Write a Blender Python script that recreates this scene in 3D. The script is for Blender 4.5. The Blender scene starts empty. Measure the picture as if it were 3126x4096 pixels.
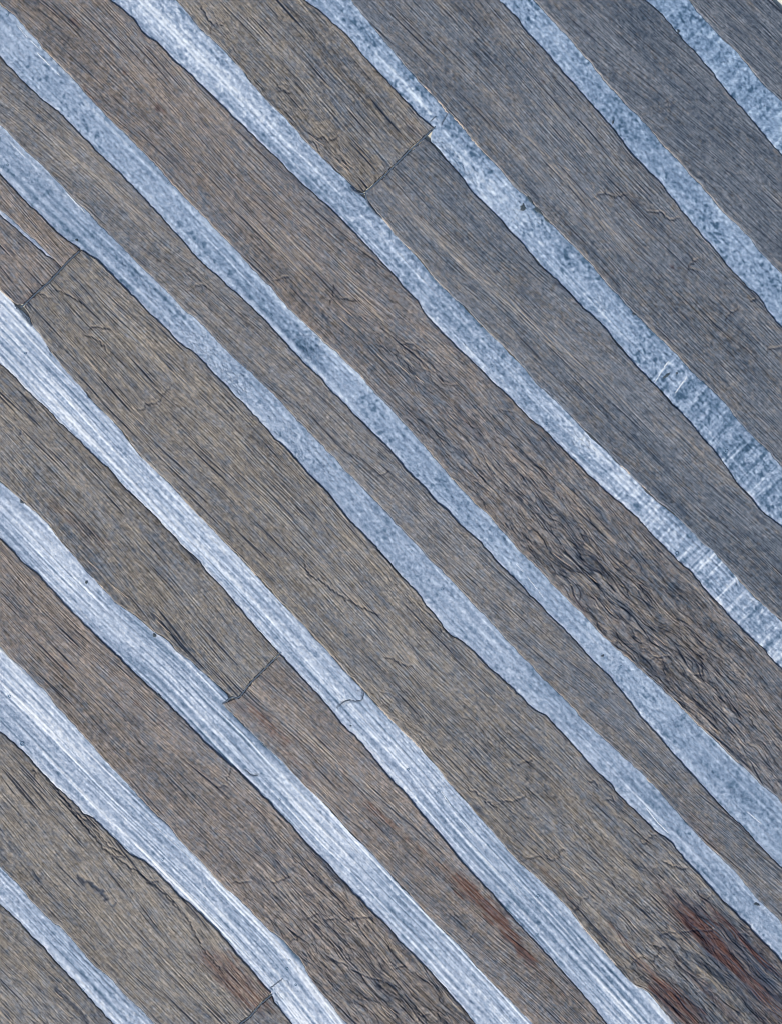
import bpy, math, random
import numpy as np
C = bpy.context.scene
COL = C.collection
random.seed(7)
RNG = np.random.default_rng(11)
W, H = 3.126, 4.096            # one unit = 1000 photo pixels
# ------------------------------------------------------------------ camera
cam_d = bpy.data.cameras.new('camera'); cam = bpy.data.objects.new('camera', cam_d); COL.objects.link(cam)
C.camera = cam
CAM_H = 12.0
cam.location = (W/2, -H/2, CAM_H); cam.rotation_euler = (0, 0, 0)
cam_d.sensor_fit = 'VERTICAL'; cam_d.sensor_height = 36.0; cam_d.sensor_width = 36.0
cam_d.lens = 36.0 * (CAM_H - 0.016) / H
cam_d.clip_start = 0.1; cam_d.clip_end = 200
# ------------------------------------------------------------------ sky, sun, exposure
SUN_EL = math.radians(41); SUN_AZ = math.radians(225)     # light comes from the lower left
wd = bpy.data.worlds.new('World'); C.world = wd; wd.use_nodes = True
nt = wd.node_tree; bg = nt.nodes['Background']
sky = nt.nodes.new('ShaderNodeTexSky'); sky.sky_type = 'NISHITA'; sky.sun_disc = False
sky.sun_elevation = SUN_EL; sky.sun_rotation = SUN_AZ
nt.links.new(sky.outputs[0], bg.inputs[0]); bg.inputs[1].default_value = 0.075
sd = bpy.data.lights.new('sun', 'SUN'); sd.energy = 3.3; sd.angle = math.radians(0.6); sd.color = (1.0, 0.955, 0.90)
sun = bpy.data.objects.new('sun', sd); COL.objects.link(sun)
sun.rotation_euler = (math.pi/2 - SUN_EL, 0, math.pi - SUN_AZ)
C.view_settings.view_transform = 'Standard'; C.view_settings.look = 'None'
C.view_settings.exposure = 0.12; C.view_settings.gamma = 1.0
C.cycles.filter_width = 1.0
# ------------------------------------------------------------------ traced outlines (photo pixels)
S = {}
S[1] = dict(L=[(2583,0),(2643,57),(2704,127),(2798,228),(2891,348),(2952,415),(3025,503),(3086,576),(3126,617)],
 U=[(2757,0),(2791,47),(2851,114),(2918,181),(2985,255),(3046,328),(3126,402)])
S[2] = dict(L=[(1993,0),(2074,74),(2101,124),(2194,221),(2288,328),(2375,429),(2456,516),(2536,630),(2630,724),(2717,824),(2804,938),(2861,1000),(2905,1060),(2965,1121),(3025,1181),(3072,1248),(3126,1308)],
 U=[(2134,0),(2208,80),(2288,168),(2369,261),(2436,342),(2516,429),(2596,509),(2643,570),(2717,650),(2804,744),(2891,844),(2978,932),(3036,1000),(3086,1054),(3126,1087)])
S3LA = [(1220,0),(1262,30),(1321,77),(1393,143),(1452,220),(1512,286),(1571,351),(1637,417),(1684,470),(1716,494),(1734,509)]
S3LB = [(1700,549),(1720,566),(1744,589),(1792,649),(1833,696),(1893,768),(1952,827),(2000,877),(2054,938),(2110,1000),(2174,1074),(2261,1154),(2335,1235),(2416,1308),(2469,1375),(2536,1456),(2610,1529),(2684,1610),(2771,1704),(2831,1777),(2891,1851),(2952,1938),(3002,1990),(3039,2040),(3086,2074),(3126,2107)]
S[3] = dict(L=S3LA+[(1722,534)]+S3LB[1:],
 U=[(1405,0),(1452,60),(1512,125),(1571,202),(1631,274),(1684,333),(1720,369),(1786,446),(1815,470),(1857,518),(1917,589),(1964,643),(2000,680),(2067,751),(2134,818),(2194,885),(2248,938),(2312,1000),(2369,1060),(2429,1134),(2489,1201),(2536,1255),(2603,1315),(2690,1402),(2757,1476),(2824,1536),(2891,1603),(2952,1684),(3025,1757),(3079,1811),(3126,1871)])
S4UA = [(708,0),(762,60),(804,113),(851,155),(905,208),(964,274),(1000,316),(1048,381),(1107,440),(1173,506),(1238,577),(1310,649),(1369,702),(1417,752),(1448,770)]
S4UB = [(1465,766),(1464,784),(1474,808),(1498,840),(1536,881),(1577,935),(1634,994),(1690,1054),(1738,1113),(1798,1173),(1851,1220),(1911,1286),(1970,1345),(2000,1372),(2060,1436),(2127,1509),(2201,1583),(2268,1650),(2328,1710),(2402,1784),(2483,1865),(2556,1932),(2620,1996),(2697,2060),(2764,2121),(2811,2174),(2858,2208),(2898,2255),(2952,2322),(3019,2389),(3086,2449),(3126,2483)]
S[4] = dict(L=[(446,0),(500,42),(536,77),(571,125),(643,179),(702,244),(762,292),(821,357),(893,423),(952,482),(1000,527),(1071,595),(1143,667),(1202,726),(1262,780),(1333,845),(1405,917),(1485,1000),(1530,1054),(1577,1101),(1619,1155),(1667,1202),(1714,1274),(1780,1345),(1845,1405),(1911,1470),(1964,1524),(2000,1549),(2067,1617),(2121,1677),(2168,1717),(2248,1791),(2315,1865),(2389,1932),(2466,2000),(2536,2060),(2617,2147),(2697,2228),(2771,2302),(2838,2375),(2905,2449),(2978,2529),(3059,2603),(3126,2677)],
 U=S4UA[:-1]+[(1438,778)]+S4UB[2:])
S[5] = dict(L=[(0,226),(30,262),(60,292),(107,339),(155,387),(208,429),(262,476),(315,530),(369,583),(429,643),(500,714),(571,780),(631,851),(679,905),(760,998),(821,1060),(881,1113),(940,1167),(1000,1217),(1060,1286),(1119,1345),(1173,1405),(1226,1458),(1298,1530),(1357,1595),(1429,1667),(1494,1738),(1560,1798),(1619,1875),(1685,1935),(1744,2000),(1792,2048),(1851,2107),(1911,2161),(1964,2220),(2000,2262),(2080,2335),(2147,2409),(2221,2483),(2295,2556),(2362,2637),(2436,2704),(2496,2777),(2563,2865),(2630,2938),(2681,3000),(2737,3067),(2804,3141),(2878,3221),(2958,3302),(3032,3375),(3099,3442),(3126,3469)],
 U=[(0,12),(54,54),(89,95),(149,161),(196,214),(256,280),(315,339),(375,411),(435,470),(500,536),(571,607),(643,679),(702,750),(768,821),(833,881),(893,946),(940,997),(1000,1057),(1054,1119),(1113,1185),(1173,1250),(1238,1310),(1298,1369),(1357,1423),(1417,1476),(1446,1506),(1494,1565),(1554,1619),(1607,1685),(1673,1756),(1738,1833),(1804,1911),(1884,1997),(1946,2054),(2000,2117),(2074,2201),(2134,2255),(2208,2335),(2281,2409),(2349,2476),(2416,2550),(2489,2617),(2556,2677),(2617,2724),(2677,2784),(2744,2851),(2824,2932),(2898,2996),(2938,3040),(2985,3080),(3052,3147),(3099,3181),(3126,3214)])
S[6] = dict(L=[(0,696),(48,744),(107,810),(173,869),(226,929),(268,958),(327,1000),(387,1036),(440,1089),(494,1143),(548,1196),(601,1256),(661,1310),(732,1381),(786,1417),(845,1476),(905,1542),(952,1595),(1000,1643),(1054,1702),(1107,1762),(1173,1821),(1226,1887),(1286,1946),(1333,2000),(1369,2048),(1429,2113),(1488,2173),(1548,2238),(1607,2304),(1661,2357),(1702,2417),(1756,2482),(1804,2542),(1851,2565),(1905,2619),(1964,2679),(2000,2709),(2067,2771),(2134,2838),(2174,2858),(2228,2911),(2300,2996),(2375,3074),(2429,3127),(2489,3194),(2556,3261),(2623,3328),(2657,3348),(2724,3416),(2791,3496),(2858,3570),(2925,3637),(2985,3697),(3052,3771),(3126,3844)],
 U=[(0,500),(36,530),(77,571),(131,625),(185,673),(226,720),(286,786),(345,839),(405,905),(494,994),(571,1071),(637,1137),(702,1202),(768,1262),(833,1321),(893,1387),(952,1446),(1000,1488),(1065,1554),(1131,1619),(1196,1685),(1262,1756),(1333,1827),(1393,1893),(1497,1997),(1548,2054),(1607,2119),(1673,2185),(1732,2250),(1804,2321),(1863,2387),(1929,2452),(1976,2500),(2000,2530),(2087,2623),(2168,2710),(2255,2798),(2335,2878),(2409,2952),(2466,3000),(2536,3067),(2603,3134),(2670,3208),(2744,3288),(2811,3362),(2878,3429),(2952,3503),(3025,3590),(3099,3663),(3126,3697)])
S7UA = [(0,1161),(36,1190),(57,1211),(71,1219)]
S7UB = [(95,1226),(117,1252),(129,1295),(155,1333),(208,1411),(256,1470),(310,1530),(375,1607),(429,1661),(488,1720),(524,1774),(565,1827),(631,1887),(685,1940),(738,2000),(798,2060),(857,2125),(917,2185),(964,2232),(1000,2271),(1060,2339),(1119,2405),(1173,2458),(1220,2506),(1274,2571),(1327,2625),(1381,2685),(1440,2744),(1494,2804),(1548,2863),(1607,2923),(1682,2997),(1738,3054),(1798,3131),(1857,3196),(1911,3268),(1964,3321),(2000,3363),(2067,3442),(2134,3503),(2201,3563),(2288,3650),(2335,3717),(2402,3791),(2469,3871),(2536,3938),(2596,3972),(2643,4032),(2697,4096)]
S[7] = dict(L=[(0,1458),(36,1488),(83,1536),(143,1595),(196,1643),(238,1685),(298,1744),(363,1810),(429,1869),(488,1935),(545,1994),(607,2048),(667,2113),(726,2179),(786,2232),(845,2304),(905,2369),(964,2435),(1000,2479),(1065,2560),(1119,2613),(1179,2679),(1244,2750),(1310,2827),(1369,2893),(1429,2952),(1467,2997),(1518,3060),(1565,3119),(1625,3185),(1685,3256),(1750,3333),(1815,3411),(1875,3476),(1940,3548),(2000,3615),(2067,3690),(2134,3764),(2201,3831),(2268,3911),(2335,3985),(2420,4092)],
 U=S7UA[:-1]+[(72,1236)]+S7UB[2:])
S8UA = [(0,1917),(42,1958),(83,1994),(149,2054),(196,2101),(238,2155),(286,2214),(345,2280),(405,2345),(464,2405),(512,2446),(565,2482),(601,2518),(643,2542),(679,2565),(708,2607),(762,2643),(827,2702),(881,2750),(929,2786)]
S8UB = [(887,2816),(940,2869),(1000,2926),(1074,2997),(1131,3048),(1179,3101),(1238,3161),(1310,3226),(1369,3298),(1423,3351),(1476,3399),(1536,3470),(1595,3536),(1655,3601),(1720,3673),(1780,3732),(1839,3786),(1893,3851),(1952,3917),(2000,3965),(2067,4032),(2127,4096)]
S[8] = dict(L=[(0,2149),(48,2196),(101,2256),(161,2310),(220,2375),(280,2440),(345,2500),(405,2560),(470,2625),(530,2685),(595,2744),(661,2804),(720,2863),(780,2929),(857,3000),(929,3065),(1000,3128),(1060,3196),(1125,3262),(1190,3333),(1256,3405),(1327,3476),(1381,3536),(1429,3589),(1488,3643),(1548,3702),(1595,3768),(1667,3833),(1732,3899),(1798,3976),(1857,4042),(1893,4089)],
 U=S8UA[:-1]+[(912,2778),(918,2800),(905,2826)]+S8UB[1:])
S[9] = dict(L=[(0,2929),(36,2958),(80,2997),(131,3048),(155,3077),(220,3143),(274,3190),(315,3232),(333,3256),(369,3268),(417,3315),(470,3363),(518,3417),(571,3440),(619,3476),(655,3518),(702,3571),(762,3619),(821,3673),(881,3732),(940,3804),(1000,3876),(1042,3929),(1086,3976),(1096,4010),(1131,4054),(1167,4096)],
 U=[(0,2583),(42,2631),(95,2679),(155,2738),(220,2815),(274,2875),(333,2940),(384,3000),(435,3054),(494,3119),(548,3179),(595,3232),(661,3292),(714,3351),(768,3411),(827,3470),(893,3542),(952,3595),(1000,3640),(1065,3708),(1131,3768),(1196,3833),(1232,3899),(1268,3952),(1321,4018),(1387,4096)])
S[10] = dict(L=[(0,3619),(60,3673),(119,3738),(179,3798),(238,3863),(298,3929),(345,3982),(399,4036),(452,4096)],
 U=[(0,3470),(36,3500),(71,3536),(113,3595),(161,3637),(202,3679),(250,3714),(292,3768),(339,3821),(381,3869),(429,3905),(476,3952),(524,4000),(571,4048),(619,4096)])
S[11] = dict(L=[(0,856),(57,908),(112,953),(152,994),(186,1019),(216,1036)], U=[(0,842),(52,882),(100,931),(148,965),(190,1010),(216,1033)])
J1 = ([(1734,509),(1683,555),(1638,593),(1590,644),(1540,692),(1498,730),(1448,770)], [(1700,549),(1644,602),(1590,653),(1546,698),(1504,736),(1465,766)])
J2 = ([(316,1000),(269,1044),(233,1084),(200,1119),(167,1148),(133,1179),(95,1215),(71,1219)], [(322,1005),(273,1050),(237,1090),(204,1125),(171,1154),(137,1185),(99,1222)])
J3 = ([(1119,2609),(1083,2647),(1042,2688),(1000,2729),(965,2777),(950,2791),(929,2786)], [(1123,2616),(1087,2653),(1046,2694),(1004,2735),(962,2789),(887,2816)])
J4 = ([(1086,3974),(1040,4014),(1000,4062),(960,4092)], [(1090,3984),(1044,4022),(1004,4069),(964,4100)])
R2 = math.sqrt(2)
def to_pq(pts): a = np.array(pts, float); return (a[:,0]+a[:,1])/R2, (a[:,1]-a[:,0])/R2     # p along the boards, q towards the lower left
def xy(p, q): return (p-q)/R2, (p+q)/R2
# ------------------------------------------------------------------ noise on a (p,q) raster, periodic
DP, DQ = 5.0, 2.0; NP_, NQ_ = 1152, 2700
FP = np.fft.fftfreq(NP_, DP)[:,None]; FQ = np.fft.rfftfreq(NQ_, DQ)[None,:]
def noise(lp, lq, tilt=0.0):
    w = RNG.standard_normal((NP_, NQ_)).astype(np.float32)
    g = np.exp(-2*(math.pi**2)*((lp*(FP+tilt*FQ))**2 + (lq*FQ)**2))
    f = np.fft.irfft2(np.fft.rfft2(w)*g, s=(NP_,NQ_)); f -= f.mean(); return (f/f.std()).astype(np.float32)
def bnoise(lp, lq, hi):                              # band-passed across the grain, so it reads as separate fibres
    w = RNG.standard_normal((NP_, NQ_)).astype(np.float32); g = np.exp(-2*(math.pi**2)*((lp*FP)**2))*(np.exp(-2*(math.pi**2)*(lq*FQ)**2)-np.exp(-2*(math.pi**2)*(hi*FQ)**2))
    f = np.fft.irfft2(np.fft.rfft2(w)*g, s=(NP_,NQ_)); return (f/f.std()).astype(np.float32)
def strokes(n, lp, lq, heavy=1.0):
    w = np.zeros((NP_,NQ_)); i = RNG.integers(0,NP_,n); j = RNG.integers(0,NQ_,n)
    np.add.at(w, (i,j), RNG.gamma(heavy,1.0,n))
    g = np.exp(-2*(math.pi**2)*((lp*FP)**2+(lq*FQ)**2)); f = np.fft.irfft2(np.fft.rfft2(w)*g, s=(NP_,NQ_))
    return (f/np.percentile(f,99.5)).astype(np.float32)
def samp(F, p, q):
    a = np.mod(p/DP, NP_); b = np.mod(q/DQ, NQ_); i = a.astype(np.int32); j = b.astype(np.int32); fa = (a-i).astype(np.float32); fb = (b-j).astype(np.float32)
    i %= NP_; j %= NQ_; i1 = (i+1)%NP_; j1 = (j+1)%NQ_
    return (F[i,j]*(1-fa)+F[i1,j]*fa)*(1-fb) + (F[i,j1]*(1-fa)+F[i1,j1]*fa)*fb
def sstep(a, b, x): t = np.clip((x-a)/(b-a), 0, 1); return t*t*(3-2*t)
N = dict(w1=noise(420,130), w2=noise(110,32), w3=noise(32,13), fine=bnoise(45,1.5,4.5), fine2=bnoise(20,1.4,4), fine3=bnoise(90,2.2,7), med=noise(110,4.0), net=noise(170,8), net2=noise(26,5.5), net3=noise(60,9), blob=noise(9,4), band=noise(260,14),
 patch=noise(60,7), broad=noise(220,60), iso=noise(14,12), lrg=noise(150,120))
N['s1'] = strokes(12000, 42, 1.4, .5); N['s2'] = strokes(4200, 70, 1.6, .45); N['s3'] = strokes(14000, 11, 1.3, .5); N['s4'] = strokes(4500, 20, 4.2, .5)
N['spot'] = noise(4.2,3.8); N['spot2'] = noise(12,9); N['crs'] = noise(2.8,38); N['st1'] = noise(330,4.6); N['st2'] = noise(150,2.4); N['st3'] = noise(420,17); N['gr'] = noise(3.5,3.0)
N['swirl'] = noise(11,8); N['scale'] = noise(30,7)
# ------------------------------------------------------------------ cracks, tears and stains drawn on an isotropic raster over the scene
M0 = -260.0; MS = 2.0; MN = (int((3126+520)/MS), int((4096+520)/MS))
crack = np.zeros(MN, np.float32); tear = np.zeros(MN, np.float32); red = np.zeros(MN, np.float32); darkst = np.zeros(MN, np.float32); blurk = np.zeros(MN, np.float32)
def splat(A, x, y, amp, rad):
    r = int(math.ceil(rad*2.4/MS))
    for di in range(-r, r+1):
        for dj in range(-r, r+1):
            i = np.round((x-M0)/MS).astype(int)+di; j = np.round((y-M0)/MS).astype(int)+dj
            ok = (i>=0)&(i<MN[0])&(j>=0)&(j<MN[1]); i = i[ok]; j = j[ok]
            d2 = (M0+i*MS-x[ok])**2 + (M0+j*MS-y[ok])**2
            np.maximum.at(A, (i,j), (amp[ok]*np.exp(-d2/(2*rad*rad))).astype(np.float32))
def line(A, pts, amp=1.0, rad=1.5, jit=3.0, taper=True):
    a = np.array(pts, float); seg = np.hypot(*(a[1:]-a[:-1]).T); L = np.concatenate([[0], np.cumsum(seg)]); n = max(int(L[-1]/1.4), 4); s = np.linspace(0, L[-1], n)
    k = max(int(L[-1]/7), 2); kn = np.linspace(0, L[-1], k+1)
    x = np.interp(s, L, a[:,0]) + np.interp(s, kn, RNG.normal(0, jit, k+1)); y = np.interp(s, L, a[:,1]) + np.interp(s, kn, RNG.normal(0, jit, k+1))
    am = np.full(n, amp) * (0.65+0.35*np.interp(s, kn, RNG.random(k+1)))
    if taper: am = am*np.clip(np.minimum(s, L[-1]-s)/(0.12*L[-1]+4)+.25, 0, 1)
    splat(A, x, y, am, rad)
CR = [[(1262,557),(1292,545),(1315,563),(1345,551),(1360,533)],[(1107,333),(1125,360),(1167,363)],[(1238,557),(1262,571),(1280,619)],[(1369,619),(1393,673)],
[(804,12),(833,77),(851,95),(893,98),(917,77)],[(851,95),(845,131)],[(2369,791),(2416,771),(2462,791),(2509,777)],[(2583,844),(2637,851),(2677,878),(2724,871)],
[(554,1649),(583,1619),(619,1616),(643,1601),(673,1554),(696,1530)],[(339,1339),(381,1351),(435,1405)],[(208,1158),(256,1167),(310,1196),(333,1220)],[(161,1173),(202,1190)],
[(768,1158),(786,1143),(810,1140),(840,1155)],[(357,1315),(381,1307),(417,1307),(446,1321)],[(1095,1125),(1131,1104),(1161,1107)],[(1339,1137),(1333,1173),(1321,1220)],[(1357,1190),(1440,1205)],
[(1601,1375),(1655,1375)],[(1512,1905),(1565,1881)],[(2791,1034),(2757,1060),(2751,1074),(2791,1087)],[(2958,1228),(2918,1255),(2898,1281)],[(2999,1208),(3025,1191)],[(3119,1389),(3072,1395),(3066,1416)],
[(2590,2637),(2684,2623)],[(2757,2704),(2811,2697),(2804,2603)],[(1536,2625),(1595,2649),(1655,2673)],[(1220,2238),(1226,2286),(1280,2321),(1369,2387),(1440,2429),(1536,2464)],
[(929,3065),(920,3095),(911,3119)],[(869,3149),(893,3143),(917,3149)],[(929,3530),(1000,3524)],[(143,3071),(140,3113)],[(440,3417),(476,3429),(506,3426),(518,3417)],[(583,3530),(619,3530),(643,3515)],
[(155,3077),(230,3160),(330,3290),(440,3417),(560,3490),(640,3560),(760,3680)],[(315,3260),(370,3300),(420,3370),(500,3425)],[(333,3256),(290,3250)],[(740,3651),(810,3790),(900,3900)],
[(1083,3530),(1119,3524),(1173,3500)],[(1226,3679),(1256,3661),(1277,3658)],[(1298,3682),(1333,3676),(1339,3667)],[(1369,3690),(1417,3673),(1494,3667)],[(1220,3708),(1202,3744),(1161,3774)],
[(1304,3821),(1381,3857),(1417,3887),(1476,3911),(1518,3920),(1565,3940),(1595,3946)],[(1577,3875),(1631,3863)],[(1661,4089),(1679,4065),(1720,4060)],[(1869,3762),(1899,3714)],
[(2000,3208),(2040,3201),(2087,3194),(2107,3174)],[(2349,3127),(2382,3127),(2390,3150)],[(2416,3201),(2456,3201),(2440,3185)],[(2556,3365),(2583,3375),(2596,3348),(2630,3332)],
[(2101,3439),(2134,3436),(2147,3422),(2168,3429)],[(2174,3409),(2201,3442),(2235,3429),(2235,3402),(2268,3395)],[(2288,3647),(2315,3630),(2328,3596),(2362,3583)],
[(2637,3744),(2677,3724),(2710,3730)],[(2583,3771),(2643,3791),(2617,3844),(2596,3831)],[(2523,3858),(2556,3831),(2596,3831)],[(2824,3596),(2851,3570)],[(2637,3440),(2700,3470),(2764,3480)],
[(2066,3060),(2100,3050),(2140,3035)],[(1860,3140),(1930,3190),(1990,3240)],[(2710,3730),(2790,3720),(2858,3725)],[(1785,2524),(1765,2515),(1750,2525)],[(1801,2540),(1768,2500)],[(1960,2520),(1985,2506)]]
for c in CR: line(crack, c, 1.15, 2.1, 3.2)
for i in range(26):                                   # fainter, shorter cross cracks: jagged steps across and along the grain
    x = random.uniform(-100, 3200); y = random.uniform(-100, 4200); pts = [(x,y)]; a = random.uniform(-1.15, .1)
    for k in range(random.randint(2,6)):
        if k%2: x += random.uniform(4,26); y += random.uniform(4,26)
        else: l = random.uniform(8,38); x += l*math.cos(a+random.uniform(-.4,.4)); y += l*math.sin(a+random.uniform(-.4,.4))
        pts.append((x,y))
    line(crack, pts, random.uniform(.25,.6), 1.7, 2.2)
def crumple(cx, cy, rx, n, amp, ra=45):               # groups of crossing little splits where the wood has buckled
    for i in range(n):
        u = random.gauss(0, rx); v = random.gauss(0, ra); x = cx+(u-v)/R2; y = cy+(u+v)/R2
        a = math.radians(42+random.gauss(0,16)) if random.random()<.8 else math.radians(random.uniform(-50,20)); l = random.uniform(14,60)
        line(crack, [(x,y),(x+l*.5*math.cos(a+.1),y+l*.5*math.sin(a+.1)),(x+l*math.cos(a),y+l*math.sin(a))], amp*random.uniform(.4,.85), 1.5, 1.7)
for a in [(2120,2090,230,230,.8,95),(2560,2540,250,260,.85,110),(2950,2880,200,200,.85,90),(1640,1440,110,70,.8,35),(1240,560,190,110,.75,38),(880,110,60,36,.7,35),(1330,3820,240,170,.75,95),
          (1350,3600,130,60,.7,70),(480,3400,170,90,.6,30),(2400,3450,320,210,.7,140),(2750,3960,240,230,.85,150),(1620,2900,150,110,.8,30),(1720,2440,120,70,.6,40),(820,3870,190,50,.5,50),(130,3990,120,40,.6,70),
          (1890,1200,300,0,.5,60),(2620,800,160,30,.5,60),(1760,2900,200,60,.5,80),(2980,3800,150,60,.7,60),(560,2480,120,30,.5,60)]: crumple(*a)
# open tears and scuffs
line(tear, [(304,3500),(339,3524),(381,3548),(417,3583),(437,3606)], 1.0, 6.0, 3.0); line(tear, [(440,3622),(470,3612)], .9, 3, 4)
line(tear, [(220,3952),(256,3988),(272,3996)], .9, 8, 3); line(tear, [(262,3990),(298,4024),(333,4066),(357,4100)], .9, 6, 2); line(tear, [(338,4070),(350,4058)], .9, 4, 1)
line(tear, [(79,1740),(86,1718)], .9, 4.0, 1); line(tear, [(608,2458),(630,2466)], .9, 7.0, 4)
line(darkst, [(22,1160),(80,1215)], .8, 9, 6); line(darkst, [(70,1215),(120,1216)], .8, 8, 5); line(darkst, [(130,1180),(170,1140)], .6, 8, 4)
def ellipse_stain(A, x0, y0, x1, y1, wid, amp, n=60):
    n = int(n*1.5)
    for i in range(n):
        t = random.random(); x = x0+(x1-x0)*t+random.gauss(0,wid*.45); y = y0+(y1-y0)*t+random.gauss(0,wid*.45); l = random.uniform(.4,1)*(wid*2.2+6)
        line(A, [(x-l*.4,y-l*.35),(x+l*.4,y+l*.35)], amp*random.uniform(.35,.95), max(wid*.12,2.2), 1.2)
for a in [(290,75,302,105,9,.9,8),(305,92,335,103,7,.8,6),(492,272,508,296,8,.9,8),(335,345,362,385,7,.8,10),(362,382,400,420,9,.9,14),(630,420,655,447,12,.8,12),(590,185,600,192,6,.7,4),(570,138,578,144,5,.5,4),
 (1460,3210,1580,3310,16,.75,40),(1360,3050,1380,3090,10,.5,10),(1625,3355,1640,3365,8,.7,5),(1668,3385,1705,3420,9,.7,9),(1750,3455,1830,3530,18,.75,36),(1830,3520,2010,3690,27,1.2,200),(1900,3590,2060,3750,16,1.2,120),(2000,3695,2120,3850,20,1.15,130),(2120,3840,2260,3990,10,.6,30),
 (2128,3438,2190,3500,6,.85,18),(2190,3500,2295,3620,6,.8,26),(2440,3700,2540,3820,12,.7,34),(2620,3940,2800,4100,34,1.2,220),(2560,3850,2680,3990,20,1.0,60),(2780,3910,2850,3980,16,.6,20),(2540,3840,2620,3950,16,.5,30),(1000,2830,1150,2970,20,.75,60),(900,2790,1000,2850,14,.5,24),
 (1140,3010,1260,3140,14,.45,30),(200,2010,430,2190,24,.45,70),(860,3850,1040,4010,55,.75,130),(540,2810,570,2830,7,.9,7),(645,2890,660,2900,8,.6,6),(240,2640,280,2690,9,.6,12),(3010,3720,3120,3860,40,.45,60),(2880,3780,3120,4080,60,.4,110),
 (2290,2380,2340,2450,14,.6,20),(1800,1620,1900,1720,30,.25,30),(1700,3030,1760,3080,12,.3,10),(2740,3250,2850,3380,26,.3,40),(1190,3270,1260,3330,10,.4,12),(640,110,700,170,20,.2,14),(160,1170,90,1215,12,.5,20),(1620,480,1680,540,18,.35,20),(2680,1060,2692,1072,5,.9,4),(2168,321,2174,327,4,.9,4),(2802,1130,2808,1136,4,.6,4),(160,3952,166,3958,4,.9,3),(1384,114,1388,118,3,.9,3)]: ellipse_stain(red, *a)
pale = np.zeros(MN, np.float32)
for pts, am, rd_ in [([(1150,820),(1260,920),(1330,1000),(1400,1110),(1450,1180),(1530,1290),(1600,1410)],.9,3.5),([(1390,1080),(1440,1165),(1490,1230)],.9,6),([(0,1650),(90,1720),(200,1830),(330,1960),(430,2070)],.8,3.5),([(430,2010),(520,2110),(640,2260),(800,2440)],.6,3.5),
  ([(1000,2090),(1130,2200)],.4,3),([(2600,2380),(2680,2490),(2760,2580)],.6,4),([(2380,2230),(2450,2300),(2560,2420)],.7,4),([(640,2420),(760,2540),(930,2700)],.5,3),([(450,3480),(560,3580),(700,3720)],.5,4),([(820,3590),(900,3680),(980,3760)],.6,5),([(2060,3020),(2230,3170),(2420,3340)],.4,3),([(170,1950),(260,2040),(390,2190)],.5,3),([(20,1620),(60,1660)],.7,5),([(740,300),(760,330)],.3,3),([(1180,1010),(1200,1025)],.9,8)]: line(pale, pts, am, rd_, 3.0)
def msamp(A, x, y):
    a = np.clip((x-M0)/MS, 0, MN[0]-1.01); b = np.clip((y-M0)/MS, 0, MN[1]-1.01); i = a.astype(int); j = b.astype(int); fa = a-i; fb = b-j
    return (A[i,j]*(1-fa)+A[i+1,j]*fa)*(1-fb)+(A[i,j+1]*(1-fa)+A[i+1,j+1]*fa)*fb
def gauss_xy(x, y, cx, cy, rp, rq): dx = x-cx; dy = y-cy; u = (dx+dy)/R2; v = (dy-dx)/R2; return np.exp(-(u/rp)**2-(v/rq)**2)
# ------------------------------------------------------------------ outline functions q(p)
def edge_fn(pts, seed, rough=1.0):
    p, q = to_pq(pts); o = np.argsort(p, kind='stable'); p = p[o]; q = q[o]
    s0 = (q[min(3,len(q)-1)]-q[0])/max(p[min(3,len(p)-1)]-p[0],1e-3); s1 = (q[-1]-q[max(-4,-len(q))])/max(p[-1]-p[max(-4,-len(p))],1e-3)
    s0 = np.clip(s0,-.2,.25); s1 = np.clip(s1,-.2,.25)
    pp = np.concatenate([[p[0]-700], p, [p[-1]+700]]); qq = np.concatenate([[q[0]-700*s0], q, [q[-1]+700*s1]])
    r = np.random.default_rng(seed); g = np.arange(pp[0], pp[-1], 4.0); qi = np.interp(g, pp, qq); k = np.ones(5)/5; qi = np.convolve(np.pad(qi,2,mode='edge'), k, 'valid')
    n = 0
    for sc, am in ((60,1.6),(22,1.1),(9,.7),(5,.45)):
        kn = np.arange(g[0]-sc, g[-1]+2*sc, sc); n = n + am*np.interp(g, kn, r.standard_normal(len(kn)))
    qi = qi + n*rough
    return lambda x: np.interp(x, g, qi)
def end_fn(pts, seed):                                  # p as a function of q along a joint
    p, q = to_pq(pts); o = np.argsort(q); p = p[o]; q = q[o]; r = np.random.default_rng(seed); kn = np.arange(q[0]-50, q[-1]+60, 7); nz = r.normal(0, 1.3, len(kn))
    return lambda x: np.interp(x, q, p) + np.interp(x, kn, nz)
E = {}
for k in S: E[k,'L'] = edge_fn(S[k]['L'], 100+k); E[k,'U'] = edge_fn(S[k]['U'], 200+k)
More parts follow.
